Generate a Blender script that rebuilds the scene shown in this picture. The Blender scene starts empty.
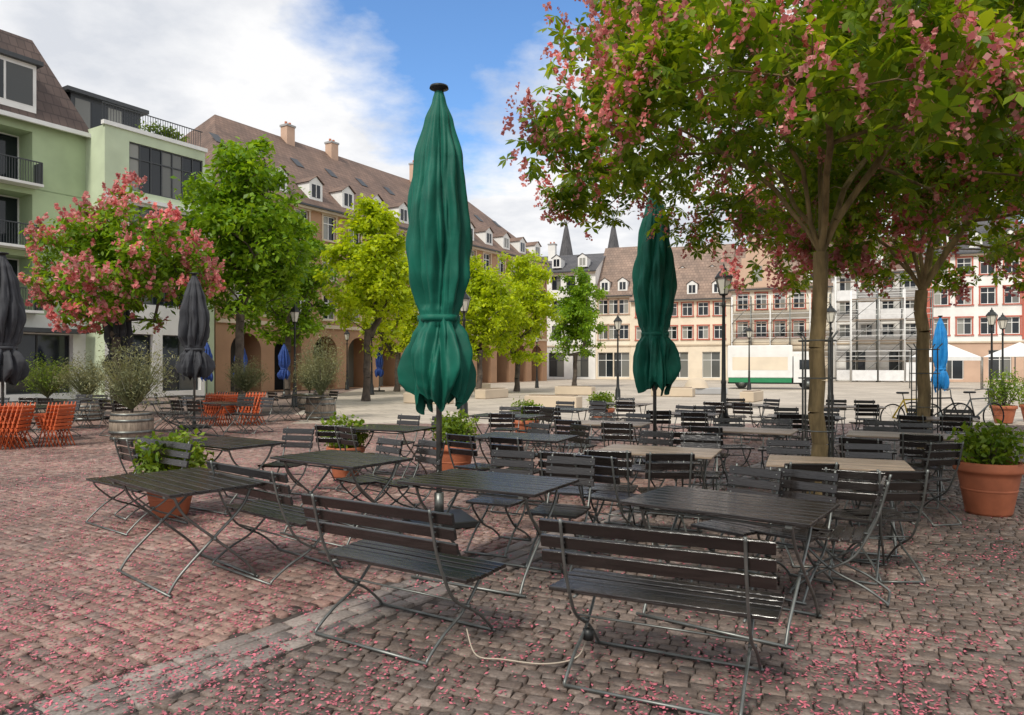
import bpy, math, random
import numpy as np
from mathutils import Vector, Matrix, noise
random.seed(7); RNG=np.random.default_rng(11)
R=math.radians
scene=bpy.context.scene
COL=scene.collection

# ------------------------------------------------------------------ materials
def newmat(name):
    m=bpy.data.materials.new(name); m.use_nodes=True
    nt=m.node_tree; b=nt.nodes.get('Principled BSDF'); return m,nt,b
def ramp(nt,fac,c1,c2,p1=0.3,p2=0.7):
    r=nt.nodes.new('ShaderNodeValToRGB'); e=r.color_ramp.elements
    e[0].position=p1; e[0].color=(*c1,1); e[1].position=p2; e[1].color=(*c2,1)
    nt.links.new(fac,r.inputs[0]); return r.outputs[0]
def objco(nt,scale=(1,1,1),rot=(0,0,0)):
    t=nt.nodes.new('ShaderNodeTexCoord'); mp=nt.nodes.new('ShaderNodeMapping')
    mp.inputs['Scale'].default_value=scale; mp.inputs['Rotation'].default_value=rot
    nt.links.new(t.outputs['Object'],mp.inputs[0]); return mp.outputs[0]
def noise_t(nt,vec,scale,detail=4,rough=.55):
    n=nt.nodes.new('ShaderNodeTexNoise'); n.inputs['Scale'].default_value=scale
    n.inputs['Detail'].default_value=detail; n.inputs['Roughness'].default_value=rough
    nt.links.new(vec,n.inputs['Vector']); return n.outputs[0]
def mixc(nt,fac,a,b,mode='MIX'):
    m=nt.nodes.new('ShaderNodeMix'); m.data_type='RGBA'; m.blend_type=mode
    for s,v in ((0,fac),(6,a),(7,b)):
        if hasattr(v,'default_value') or isinstance(v,bpy.types.NodeSocket): nt.links.new(v,m.inputs[s])
        else: m.inputs[s].default_value = v if s==0 else (*v,1)
    return m.outputs[2]
def bump(nt,b,h,strength=.3,dist=.02):
    n=nt.nodes.new('ShaderNodeBump'); n.inputs['Strength'].default_value=strength; n.inputs['Distance'].default_value=dist
    nt.links.new(h,n.inputs['Height']); nt.links.new(n.outputs[0],b.inputs['Normal'])
def mat(name,c,rough=.6,var=.25,scale=3,metal=0,bmp=0,island=0,stretch=(1,1,1),sheen=0,spec=.5,bscale=None):
    m,nt,b=newmat(name)
    co=objco(nt,stretch)
    n=noise_t(nt,co,scale,3)
    c1=tuple(x*(1-var) for x in c); c2=tuple(min(1,x*(1+var)) for x in c)
    out=ramp(nt,n,c1,c2)
    if island:
        g=nt.nodes.new('ShaderNodeNewGeometry')
        k=ramp(nt,g.outputs['Random Per Island'],(1-island,)*3,(1,)*3,0,1)
        out=mixc(nt,1.0,out,k,'MULTIPLY')
    nt.links.new(out,b.inputs['Base Color'])
    b.inputs['Roughness'].default_value=rough; b.inputs['Metallic'].default_value=metal
    b.inputs['Specular IOR Level'].default_value=spec
    if sheen: b.inputs['Sheen Weight'].default_value=sheen
    if bmp: bump(nt,b,noise_t(nt,co,bscale or scale*4,3),bmp)
    return m
def leafmat(name,c1,c2,trans=.4,rough=.45,tc=(1.5,1.35,.6)):
    m,nt,b=newmat(name)
    g=nt.nodes.new('ShaderNodeNewGeometry')
    a=ramp(nt,g.outputs['Random Per Island'],c1,c2,0,1)
    co=objco(nt); n=noise_t(nt,co,1.3,1)
    k=ramp(nt,n,(.65,.7,.65),(1.15,1.1,1.0),.35,.65)
    o=mixc(nt,1.0,a,k,'MULTIPLY')
    nt.links.new(o,b.inputs['Base Color']); b.inputs['Roughness'].default_value=rough
    b.inputs['Specular IOR Level'].default_value=.35
    t=nt.nodes.new('ShaderNodeBsdfTranslucent')
    o2=mixc(nt,1.0,o,tc,'MULTIPLY'); nt.links.new(o2,t.inputs[0])
    ms=nt.nodes.new('ShaderNodeMixShader'); ms.inputs[0].default_value=trans
    nt.links.new(b.outputs[0],ms.inputs[1]); nt.links.new(t.outputs[0],ms.inputs[2])
    nt.links.new(ms.outputs[0],nt.nodes['Material Output'].inputs[0]); return m
def tilemat(name,c,row=.3):
    m,nt,b=newmat(name)
    co=objco(nt)
    br=nt.nodes.new('ShaderNodeTexBrick'); nt.links.new(co,br.inputs[0])
    br.inputs['Color1'].default_value=(*c,1); br.inputs['Color2'].default_value=(*[x*.75 for x in c],1)
    br.inputs['Mortar'].default_value=(*[x*.5 for x in c],1)
    br.inputs['Scale'].default_value=1; br.inputs['Brick Width'].default_value=.35; br.inputs['Row Height'].default_value=row
    br.inputs['Mortar Size'].default_value=.02
    n=noise_t(nt,co,.5,5); k=ramp(nt,n,(.7,.7,.7),(1.2,1.15,1.1))
    nt.links.new(mixc(nt,1.0,br.outputs[0],k,'MULTIPLY'),b.inputs['Base Color']); b.inputs['Roughness'].default_value=.75
    return m
def glassmat(name,c1=(.015,.02,.025),c2=(.30,.30,.27)):
    m,nt,b=newmat(name)
    g=nt.nodes.new('ShaderNodeNewGeometry')
    o=ramp(nt,g.outputs['Random Per Island'],c1,c2,.5,.95)
    nt.links.new(o,b.inputs['Base Color']); b.inputs['Roughness'].default_value=.06; return m

M={}
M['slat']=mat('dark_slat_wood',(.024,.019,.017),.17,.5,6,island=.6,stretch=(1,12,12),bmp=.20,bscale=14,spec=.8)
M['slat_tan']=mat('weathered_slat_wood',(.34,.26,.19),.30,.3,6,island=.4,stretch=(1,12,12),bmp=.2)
M['steel']=mat('galvanised_steel',(.18,.19,.18),.42,.3,8,metal=.7)
M['cap']=mat('dark_iron',(.02,.022,.022),.45,.3,6,metal=.3)
M['green']=mat('green_canvas',(.002,.105,.070),.6,.28,2.2,bmp=.35,sheen=.03,bscale=7,spec=.3)
M['grey']=mat('charcoal_canvas',(.034,.036,.043),.75,.2,3,bmp=.2,sheen=.05)
M['blue']=mat('blue_canvas',(.02,.06,.25),.7,.2,3)
M['azure']=mat('azure_canvas',(.01,.22,.55),.7,.2,3)
M['bark']=mat('bark',(.25,.18,.085),.9,.5,9,stretch=(1,1,.25),bmp=.9)
M['bark2']=mat('dark_bark',(.09,.07,.055),.9,.4,5,bmp=.6)
M['leafA']=leafmat('chestnut_leaf',(.09,.19,.012),(.28,.39,.035),.52,tc=(1.85,1.6,.5))
M['leafB']=leafmat('green_leaf',(.12,.26,.012),(.27,.43,.03),.45,tc=(1.6,1.4,.5))
M['leafY']=leafmat('lime_leaf',(.33,.46,.012),(.55,.66,.03),.48,tc=(1.5,1.35,.5))
M['leafO']=leafmat('olive_leaf',(.15,.17,.085),(.32,.32,.18),.25)
M['leafS']=leafmat('shrub_leaf',(.09,.18,.01),(.28,.38,.03),.35)
M['bloom']=leafmat('pink_blossom',(.62,.15,.18),(.90,.47,.46),.38,.6,tc=(1.15,1,1))
M['petal']=mat('petal',(.64,.17,.22),.7,.3,9,island=.5)
M['terra']=mat('terracotta',(.42,.13,.06),.7,.2,4,bmp=.15)
M['barrel']=mat('oak_barrel',(.27,.22,.17),.75,.4,4,stretch=(6,6,1),bmp=.3)
M['soil']=mat('soil',(.03,.02,.015),.95,.3,9)
M['orange']=mat('orange_slat',(.60,.12,.035),.5,.25,4,island=.35)
M['white']=mat('white_paint',(.78,.78,.76),.6,.06,2)
M['glass']=glassmat('window_glass')
M['lampglass']=mat('frosted_glass',(.6,.58,.5),.25,.1,4)
M['cable']=mat('cable_sheath',(.40,.34,.27),.6,.1,4)

# ------------------------------------------------------------------ mesh builder
class MB:
    def __init__(s): s.v=[]; s.f=[]; s.m=[]; s.sm=[]; s.mats=[]
    def mi(s,k):
        if k not in s.mats: s.mats.append(k)
        return s.mats.index(k)
    def add(s,vs,fs,k,smooth=False):
        o=len(s.v); s.v.extend([tuple(p) for p in vs]); i=s.mi(k)
        for f in fs: s.f.append([x+o for x in f]); s.m.append(i); s.sm.append(smooth)
    def box(s,x0,x1,y0,y1,z0,z1,k,T=None):
        vs=[Vector((x,y,z)) for z in (z0,z1) for y in (y0,y1) for x in (x0,x1)]
        if T: vs=[T@v for v in vs]
        s.add(vs,[(0,2,3,1),(4,5,7,6),(0,1,5,4),(2,6,7,3),(0,4,6,2),(1,3,7,5)],k)
    def bbox(s,x0,x1,y0,y1,z0,z1,k,b=.004,T=None):
        vs=[]
        for (z,i) in ((z0,b),(z0+b,0),(z1-b,0),(z1,b)):
            vs+= [(x0+i,y0+i,z),(x1-i,y0+i,z),(x1-i,y1-i,z),(x0+i,y1-i,z)]
        vs=[Vector(v) for v in vs]
        if T: vs=[T@v for v in vs]
        fs=[(3,2,1,0),(12,13,14,15)]
        for l in range(3):
            for a in range(4):
                c=(a+1)%4; fs.append((l*4+a,l*4+c,l*4+4+c,l*4+4+a))
        s.add(vs,fs,k)
    def tube(s,pts,r,k,n=6,smooth=True,caps=True):
        pts=[Vector(p) for p in pts]; L=len(pts); rs=r if isinstance(r,(list,tuple)) else [r]*L
        vs=[]; up=None
        for i,p in enumerate(pts):
            d=(pts[min(i+1,L-1)]-pts[max(i-1,0)]).normalized()
            if up is None:
                up=d.orthogonal().normalized()
            up=(up-d*up.dot(d)); up=up.normalized() if up.length>1e-5 else d.orthogonal().normalized()
            w=d.cross(up)
            for j in range(n):
                a=2*math.pi*j/n; vs.append(p+(up*math.cos(a)+w*math.sin(a))*rs[i])
        fs=[]
        for i in range(L-1):
            for j in range(n):
                q=(j+1)%n; fs.append((i*n+j,i*n+q,(i+1)*n+q,(i+1)*n+j))
        if caps: fs.append(tuple(range(n))[::-1]); fs.append(tuple(range((L-1)*n,L*n)))
        s.add(vs,fs,k,smooth)
    def lathe(s,prof,k,n=24,c=(0,0),smooth=True,fn=None,zf=None):
        vs=[];L=len(prof)
        for i,(r,z) in enumerate(prof):
            for j in range(n):
                a=2*math.pi*j/n; t=i/(L-1); rr=r*(fn(a,z,t) if fn else 1)
                vs.append((c[0]+rr*math.cos(a),c[1]+rr*math.sin(a),z+(zf(a,z,t) if zf else 0)))
        fs=[(i*n+j,i*n+(j+1)%n,(i+1)*n+(j+1)%n,(i+1)*n+j) for i in range(L-1) for j in range(n)]
        s.add(vs,fs,k,smooth)
    def quad(s,a,b,c,d,k): s.add([a,b,c,d],[(0,1,2,3)],k)
    def mesh(s,name):
        me=bpy.data.meshes.new(name); me.from_pydata(s.v,[],s.f)
        for k in s.mats: me.materials.append(M[k])
        me.polygons.foreach_set('material_index',s.m); me.polygons.foreach_set('use_smooth',s.sm); me.update(); return me
    def obj(s,name,loc=(0,0,0),rot=0,parent=None):
        return put(s.mesh(name),name,loc,rot,parent)
def put(me,name,loc=(0,0,0),rot=0,parent=None,scale=1):
    o=bpy.data.objects.new(name,me); COL.objects.link(o); o.location=loc; o.rotation_euler=(0,0,rot)
    if scale!=1: o.scale=(scale,)*3 if not isinstance(scale,tuple) else scale
    if parent: o.parent=parent
    return o
def empty(name,loc,rot=0):
    e=bpy.data.objects.new(name,None); COL.objects.link(e); e.location=loc; e.rotation_euler=(0,0,rot); e.empty_display_size=.3; return e
def npmesh(name,V,nf,mats,k=4):
    me=bpy.data.meshes.new(name)
    me.vertices.add(len(V)); me.vertices.foreach_set('co',V.astype(np.float32).ravel())
    me.loops.add(nf*k); me.loops.foreach_set('vertex_index',np.arange(nf*k,dtype=np.int32))
    me.polygons.add(nf); me.polygons.foreach_set('loop_start',np.arange(0,nf*k,k,dtype=np.int32))
    for m in mats: me.materials.append(M[m])
    me.update(calc_edges=True); me.validate(); return me

# ------------------------------------------------------------------ vegetation
def unit(a): return a/np.maximum(np.linalg.norm(a,axis=-1,keepdims=True),1e-6)
def leaf_quads(C,size,n_leaflet=1,droop=.3,wid=.4,upbias=.6,rng=RNG):
    N=len(C)
    nrm=rng.normal(size=(N,3)); nrm[:,2]=np.abs(nrm[:,2])+upbias; nrm=unit(nrm)
    d=unit(np.cross(nrm,rng.normal(size=(N,3)))); s=np.cross(nrm,d)
    L=size*rng.uniform(.6,1.25,size=N)
    out=[]
    angs=[0] if n_leaflet==1 else np.linspace(-1.9,1.9,n_leaflet)
    for a in angs:
        dir_=d*math.cos(a)+s*math.sin(a); dir_=dir_.copy(); dir_[:,2]-=droop; dir_=unit(dir_)
        per=unit(np.cross(nrm,dir_)); l=(L*(1-.13*abs(a)))[:,None]
        mid=C+dir_*l*.58
        out.append(np.stack([C,mid+per*l*wid*.5,C+dir_*l-np.array([0,0,1])*l*.12,mid-per*l*wid*.5],axis=1))
    return np.concatenate(out).reshape(-1,3)
def bloom_quads(P,h=.2,r=.055,n=34,q=.026,rng=RNG):
    K=len(P); t=rng.uniform(0,1,size=(K,n)); a=rng.uniform(0,6.283,size=(K,n)); rr=r*(1.05-t)*rng.uniform(.6,1.1,size=(K,n))
    tilt=rng.normal(size=(K,1,3))*.3; tilt[:,:,2]=1; sc=rng.uniform(.6,1.25,size=(K,1,1))
    pos=P[:,None,:]+tilt*(t*h)[:,:,None]*sc; pos[:,:,0]+=rr*np.cos(a); pos[:,:,1]+=rr*np.sin(a)
    C=pos.reshape(-1,3); N=len(C)
    a1=unit(rng.normal(size=(N,3))); b1=unit(np.cross(a1,rng.normal(size=(N,3)))); s=q*rng.uniform(.6,1.2,size=(N,1))
    return np.stack([C-a1*s,C-b1*s,C+a1*s,C+b1*s],axis=1).reshape(-1,3)
def make_tree(name,base,fork,tr,targets,leaf='leafB',lsize=.16,nleaf=1,per=30,cr=.4,blooms=0,bark='bark2',seed=1,wid=.45,step=.4,bq=(.2,.055,30,.026),limbs=(),bp=2.2):
    rng=np.random.default_rng(seed); base=np.array(base,float); fork=np.array(fork,float)
    P=[base]; par=[-1]; pl=[0.]
    n=max(3,int(np.linalg.norm(fork-base)/.35))
    for i in range(1,n+1):
        p=base+(fork-base)*i/n+np.append(rng.normal(size=2)*.02,0)*(i<n); P.append(p); par.append(len(P)-2); pl.append(0.)
    f0=len(P)-1
    for lim in limbs:
        prev=f0; s=fork; 
        for o in lim:
            t=fork+np.array(o); k=max(1,int(np.linalg.norm(t-s)/.3))
            for i in range(1,k+1):
                P.append(s+(t-s)*i/k+rng.normal(size=3)*.018); par.append(prev); pl.append(pl[prev]*1.0+.10); prev=len(P)-1
            s=t
    T=targets[np.argsort(np.linalg.norm(targets-fork,axis=1))]
    tips=[]
    for t in T:
        A=np.array(P[f0:]); c=np.linalg.norm(A-t,axis=1)+.35*np.array(pl[f0:])
        c+= np.where(A[:,2]>t[2]+.2,.5,0)
        c[0]+=.8
        j=int(np.argmin(c))+f0; s=P[j]; D=np.linalg.norm(t-s); k=max(1,int(D/step)); prev=j
        for i in range(1,k+1):
            u=i/k; q=s+(t-s)*u; q=q+np.array([0,0,.10*D*math.sin(math.pi*u)])+rng.normal(size=3)*.035*D**.5*(i<k)
            P.append(q); par.append(prev); pl.append(pl[prev]+D/k); prev=len(P)-1
        tips.append(prev)
    cnt=np.zeros(len(P))
    for t in tips: cnt[t]+=1
    for i in range(len(P)-1,0,-1): cnt[par[i]]+=cnt[i]
    N=len(tips); rad=tr*np.maximum(cnt/N,1e-4)**.5; rad=np.maximum(rad,.005)
    for i in range(f0+1):
        h=P[i][2]-base[2]; rad[i]=tr*(1.08-.08*i/f0+.45*math.exp(-h/.22))
    mb=MB()
    for i in range(1,len(P)):
        p=par[i]; ra=rad[p] if i<=f0 else min(rad[p],rad[i]*1.25)
        mb.tube([P[p],P[i]],[ra,rad[i]],bark,n=12 if i<=f0 else (7 if rad[i]>.02 else 4),caps=False)
    e=empty(name,tuple(base))
    mb.obj('trunk_and_branches',(-base[0],-base[1],-base[2]),0,e)
    C=np.repeat(T,per,axis=0); g=rng.normal(size=C.shape); g=unit(g)*rng.uniform(0,1,size=(len(C),1))**.5
    g[:,2]*=.75; C=C+g*cr*rng.uniform(.7,1.3,size=(len(T),1)).repeat(per,axis=0)
    V=leaf_quads(C,lsize,nleaf,.3,wid,rng=rng)
    me=npmesh('crown_leaves',V-base,len(V)//4,[leaf]); put(me,'crown_leaves',(0,0,0),0,e)
    if blooms:
        cen=T.mean(axis=0); dd=np.linalg.norm((T-cen)/(T.std(axis=0)+1e-6),axis=1); pr=dd**bp; pr/=pr.sum()
        w=rng.choice(len(T),blooms,p=pr); o=unit(T[w]-cen)+unit(rng.normal(size=(blooms,3)))*.8
        B=T[w]+unit(o)*cr*rng.uniform(.6,1.15,size=(blooms,1))
        V=bloom_quads(B,*bq,rng=rng); me=npmesh('blossoms',V-base,len(V)//4,['bloom']); put(me,'blossoms',(0,0,0),0,e)
    return e
def ell_targets(c,r,n,seed,shell=2.0,hole=-.12,egg=.35):
    rng=np.random.default_rng(seed); out=[]
    while len(out)<n:
        d=unit(rng.normal(size=3)); p=d*rng.uniform()**(1/shell)
        w=1-egg*max(0,p[2]); q=np.array(c)+p*np.array(r)*np.array([w,w,1])
        amp=1+.28*noise.noise(Vector(d*1.9)+Vector((seed,0,0))); q=np.array(c)+(q-np.array(c))*amp
        if noise.noise(Vector(q*.75)+Vector((0,seed*3.1,0)))<hole: continue
        out.append(q)
    return np.array(out)
def dome_targets(c,r,zb,h,n,seed,hole=-.15,rise=.25,lift=None):
    rng=np.random.default_rng(seed); out=[]
    while len(out)<n:
        a=rng.uniform(0,6.283); rho=rng.uniform()**.5
        rr=rho*(1+.2*noise.noise(Vector((math.cos(a)*1.5+seed,math.sin(a)*1.5,0))))
        top=zb+.35+h*math.sqrt(max(0,1-rho*rho)); bot=zb+rise*(1-rho*rho)+.3*noise.noise(Vector((a*2,rho*3,seed)))
        if lift: bot+=lift*max(0,-math.cos(a))*rho
        top=max(top,bot+.3)
        z=bot+(top-bot)*rng.uniform()**.95
        q=np.array([c[0]+math.cos(a)*rr*r[0],c[1]+math.sin(a)*rr*r[1],z])
        if noise.noise(Vector(q*.9)+Vector((0,seed*3.1,0)))<hole: continue
        out.append(q)
    return np.array(out)
def shrub(mb_name,parent,c,r,n,size,leaf,seed,wid=.4,twig=40,bark='bark2'):
    rng=np.random.default_rng(seed)
    d=unit(rng.normal(size=(n,3))); C=d*rng.uniform(size=(n,1))**.45*np.array(r)
    k=np.array([1+.55*noise.noise(Vector(x)*2.6+Vector((seed,0,0))) for x in d])[:,None]; C=C*k+np.array(c)
    V=leaf_quads(C,size,1,-.1,wid,.1,rng=rng); put(npmesh('foliage',V,len(V)//4,[leaf]),'foliage',(0,0,0),0,parent)
    mb=MB(); root=Vector((c[0],c[1],c[2]-r[2]*1.05))
    for i in range(twig):
        dd=unit(rng.normal(size=3)); dd[2]=abs(dd[2])*.8; e=Vector(c)+Vector(dd*np.array(r)*rng.uniform(.6,1.1))
        m=root.lerp(e,.5)+Vector(rng.normal(size=3)*.03*r[0]); mb.tube([root,m,e],[.014,.008,.003],bark,n=4,caps=False)
    mb.obj('twigs',(0,0,0),0,parent)

# ------------------------------------------------------------------ ground
def flat(name,pts,z,m):
    me=bpy.data.meshes.new(name); me.from_pydata([(x,y,z) for x,y in pts],[],[tuple(range(len(pts)))]); me.materials.append(m)
    return put(me,name)
def groundmat(name,c,slab,rot,mort,rough=.75):
    m,nt,b=newmat(name); co=objco(nt,(1,1,1),(0,0,rot))
    br=nt.nodes.new('ShaderNodeTexBrick'); nt.links.new(co,br.inputs[0])
    br.inputs['Color1'].default_value=(*c,1); br.inputs['Color2'].default_value=(*[x*.82 for x in c],1); br.inputs['Mortar'].default_value=(*mort,1)
    br.inputs['Scale'].default_value=1; br.inputs['Brick Width'].default_value=slab[0]; br.inputs['Row Height'].default_value=slab[1]; br.inputs['Mortar Size'].default_value=slab[2]
    k=ramp(nt,noise_t(nt,co,.35,6,.6),(.72,.70,.68),(1.12,1.1,1.08))
    k2=ramp(nt,noise_t(nt,co,6,3,.6),(.88,.88,.88),(1.1,1.1,1.1))
    o=mixc(nt,1.0,mixc(nt,1.0,br.outputs[0],k,'MULTIPLY'),k2,'MULTIPLY')
    nt.links.new(o,b.inputs['Base Color']); b.inputs['Roughness'].default_value=rough; return m
gm=groundmat('ground_paving_mat',(.30,.22,.185),(.3,.16,.012),R(-28),(.13,.11,.10))
flat('ground',[(-600,-600),(600,-600),(600,900),(-600,900)],-.035,gm)
pm=groundmat('plaza_slab_mat',(.56,.50,.42),(1.6,.8,.03),R(-30),(.30,.26,.22))
flat('plaza_pavement',[(-6.5,20),(24,17.5),(90,14),(90,140),(-9,140),(-11.5,60),(-9.5,36)],-.012,pm)
bed=mat('grout_sand',(.06,.048,.042),.95,.3,30); M['bed']=bed
flat('paving_bed',[(-30,-4),(26,-4),(26,18),(24,21.2),(-6,21.2),(-8,26),(-30,26)],-.024,bed)
def stones(name,ang,sx,sy,test,c1,bounds,seed,gap=.010):
    rng=np.random.default_rng(seed); ca,sa=math.cos(ang),math.sin(ang)
    a0,a1,b0,b1=bounds; rows=np.arange(b0,b1,sy); Cs=[];W=[]
    for i,b in enumerate(rows):
        x=a0+rng.uniform(0,sx)
        n=int((a1-a0)/sx*1.1); w=sx*rng.uniform(.66,1.34,size=n); e=x+np.cumsum(w); xc=e-w/2
        wv=0 if sx>.2 else 1
        bb=b+wv*(.020*np.sin(xc*1.7+i*.05)+.012*np.sin(xc*4.1+i*.03))
        X=xc*ca-bb*sa; Y=xc*sa+bb*ca; k=test(X,Y)
        Cs.append(np.stack([X[k],Y[k]],1)); W.append(w[k])
    C=np.concatenate(Cs); w=np.concatenate(W); N=len(C)
    th=ang+rng.normal(size=N)*(.06 if sx<.2 else .012); u=np.stack([np.cos(th),np.sin(th)],1); v=np.stack([-np.sin(th),np.cos(th)],1)
    hx=(w-gap)/2; hy=(sy*rng.uniform(.88,1.0,size=N)-gap)/2
    zt=rng.normal(size=N)*.0018; tx=rng.normal(size=N)*.017; ty=rng.normal(size=N)*.017
    rings=[]
    for (ins,dz) in ((0,-.026),(0.001,-.005),(.008,0.0)):
        r=[]
        for sxn,syn in ((-1,-1),(1,-1),(1,1),(-1,1)):
            jx=rng.normal(size=N)*.005; jy=rng.normal(size=N)*.005
            ax=sxn*(hx-ins)+jx*(ins>0); ay=syn*(hy-ins)+jy*(ins>0)
            p=C+u*ax[:,None]+v*ay[:,None]; z=zt+dz+(ax*tx+ay*ty)
            r.append(np.concatenate([p,z[:,None]],1))
        rings.append(r)
    V=np.stack([q for r in rings for q in r],1)
    F=[[8,9,10,11]]
    for l in (0,4):
        for a in range(4): c=(a+1)%4; F.append([l+a,l+c,l+4+c,l+4+a])
    F=np.array(F); idx=(np.arange(N)[:,None,None]*12+F[None]).reshape(-1)
    me=bpy.data.meshes.new(name); me.vertices.add(N*12); me.vertices.foreach_set('co',V.astype(np.float32).ravel())
    me.loops.add(len(idx)); me.loops.foreach_set('vertex_index',idx.astype(np.int32)); nf=N*9
    me.polygons.add(nf); me.polygons.foreach_set('loop_start',np.arange(0,nf*4,4,dtype=np.int32))
    m,nt,b=newmat(name+'_mat'); g=nt.nodes.new('ShaderNodeNewGeometry'); co=objco(nt)
    rr=nt.nodes.new('ShaderNodeValToRGB'); el=rr.color_ramp.elements; el[0].color=(*c1[0],1); el[1].color=(*c1[-1],1)
    for i,c in enumerate(c1[1:-1]): x=el.new((i+1)/(len(c1)-1)); x.color=(*c,1)
    nt.links.new(g.outputs['Random Per Island'],rr.inputs[0])
    k=ramp(nt,noise_t(nt,co,.55,5,.65),(.55,.54,.54),(1.3,1.24,1.22),.34,.66)
    k2=ramp(nt,noise_t(nt,co,45,2,.7),(.68,.68,.68),(1.22,1.22,1.22))
    o=mixc(nt,1.0,mixc(nt,1.0,rr.outputs[0],k,'MULTIPLY'),k2,'MULTIPLY'); nt.links.new(o,b.inputs['Base Color'])
    rg=ramp(nt,noise_t(nt,co,1.2,3,.6),(.40,)*3,(.8,)*3); nt.links.new(rg,b.inputs['Roughness'])
    bump(nt,b,noise_t(nt,co,50,2,.65),.35,.01)
    me.materials.append(m); me.update(calc_edges=True); me.validate(); return put(me,name)
vx,vy=.60,.80
def side(X,Y): return (X+2.25)*vy-(Y-3.3)*vx
infr=lambda X,Y:(Y>1.8)&(np.abs(X)<.76*Y+1.5)
stones('red_cobblestone_paving',R(-30),.122,.098,lambda X,Y:(side(X,Y)<-.24)&infr(X,Y)&(Y<24)&((X<-6.3)|(Y<20.3)),
  [(.16,.10,.085),(.29,.18,.148),(.20,.15,.132),(.33,.22,.18),(.22,.14,.118),(.37,.275,.235),(.27,.165,.135)],(-30,22,-6,34),3)
stones('grey_cobblestone_paving',R(-22),.108,.090,lambda X,Y:(side(X,Y)>.31)&infr(X,Y)&(Y<19.8),
  [(.10,.079,.068),(.18,.14,.118),(.13,.11,.097),(.23,.18,.15),(.155,.118,.097),(.27,.22,.19)],(-22,26,-6,34),5)
stones('paving_edge_strip',math.atan2(vy,vx),.26,.15,lambda X,Y:(np.abs(side(X,Y)-.03)<.17)&(Y>1.4)&(Y<20),
  [(.19,.17,.155),(.30,.26,.235),(.235,.205,.185),(.33,.29,.26)],(-4,30,3.6,4.0),8)
def petals():
    rng=np.random.default_rng(21); N=260000
    Y=1.8+rng.uniform(size=N)**1.25*17; X=rng.uniform(-1,1,size=N)*(.78*Y+.5)
    dens=np.array([noise.noise(Vector((x*.7,y*.7,3.)))*.6+.7*noise.noise(Vector((x*3.8,y*3.8,7.))) for x,y in zip(X,Y)])
    lim=.0+.10*np.clip((X+1.5)/1.5,0,1)-.30*np.clip((-.8-X)/1.6,0,1)+.30*np.clip((Y-8)/6,0,1)
    prob=np.clip((dens-lim+.16)/.75,0.08,.62)
    k=rng.uniform(size=N)<prob
    C=np.stack([X[k],Y[k],rng.uniform(.003,.010,size=k.sum())],1); n=len(C)
    a=rng.uniform(0,6.28,size=n); s=rng.uniform(.0045,.0145,size=(n,1))
    u=np.stack([np.cos(a),np.sin(a),rng.normal(size=n)*.25],1); v=np.stack([-np.sin(a),np.cos(a),rng.normal(size=n)*.25],1)
    V=np.stack([C-u*s,C-v*s*.6,C+u*s,C+v*s*.6],1).reshape(-1,3); V[:,2]=np.maximum(V[:,2],.001)+.001
    put(npmesh('fallen_petals',V,n,['petal']),'fallen_petals')
petals()

# ------------------------------------------------------------------ furniture
def sidecurve(pts,n=6):
    out=[]
    P=[Vector(p) for p in pts]; P=[P[0]]+P+[P[-1]]
    for i in range(1,len(P)-2):
        for j in range(n):
            t=j/n; a,b,c,d=P[i-1],P[i],P[i+1],P[i+2]
            out.append(.5*((2*b)+(-a+c)*t+(2*a-5*b+4*c-d)*t*t+(-a+3*b-3*c+d)*t**3))
    out.append(P[-2]); return out
def seatmesh(name,w,inset,slat='slat'):
    mb=MB()
    n=6; y0=-.17; d=.058
    for i in range(n):
        y=y0+i*(d+.013); dz=-.012*math.sin(i/(n-1)*math.pi)-(.006 if i==n-1 else 0)
        mb.bbox(-w/2,w/2,y,y+d,.432+dz,.455+dz,slat)
    for i in range(3):
        z=.610+i*.085; y=-.205-(z-.45)*.24
        T=Matrix.Translation((0,y,z))@Matrix.Rotation(R(13),4,'X')
        mb.bbox(-w/2,w/2,-.011,.011,0,.066,slat,T=T)
    for s in (-1,1):
        x=s*(w/2-inset)
        A=sidecurve([(x,-.335,.86),(x,-.279,.64),(x,-.205,.46),(x,-.10,.30),(x,.12,.17),(x,.26,.05),(x,.29,.012)])
        mb.tube(A,.0095,'steel')
        x2=x-s*.022
        B=sidecurve([(x2,.235,.432),(x2,.19,.36),(x2,.02,.21),(x2,-.18,.12),(x2,-.31,.04),(x2,-.33,.012)])
        mb.tube(B,.0095,'steel')
        mb.tube([(x2,-.19,.420),(x2,.235,.420)],.008,'steel')
        mb.tube([(x-s*.03,.03,.23),(x+s*.012,.03,.23)],.014,'steel')
        for i in range(3):
            z=.643+i*.085; y=-.205-(z-.45)*.24; mb.tube([(x,y-.034,z),(x,y+.014,z)],.007,'steel',n=5)
    xr=w/2-inset
    mb.tube([(-xr-.02,.29,.012),(xr+.02,.29,.012)],.010,'steel'); mb.tube([(-xr+.02,-.33,.012),(xr-.02,-.33,.012)],.010,'steel')
    mb.tube([(-xr,-.10,.30),(xr,-.10,.30)],.007,'steel')
    return mb.mesh(name)
bench_me=seatmesh('bench_mesh',1.17,.13); chair_me=seatmesh('chair_mesh',.44,.035)
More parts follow.
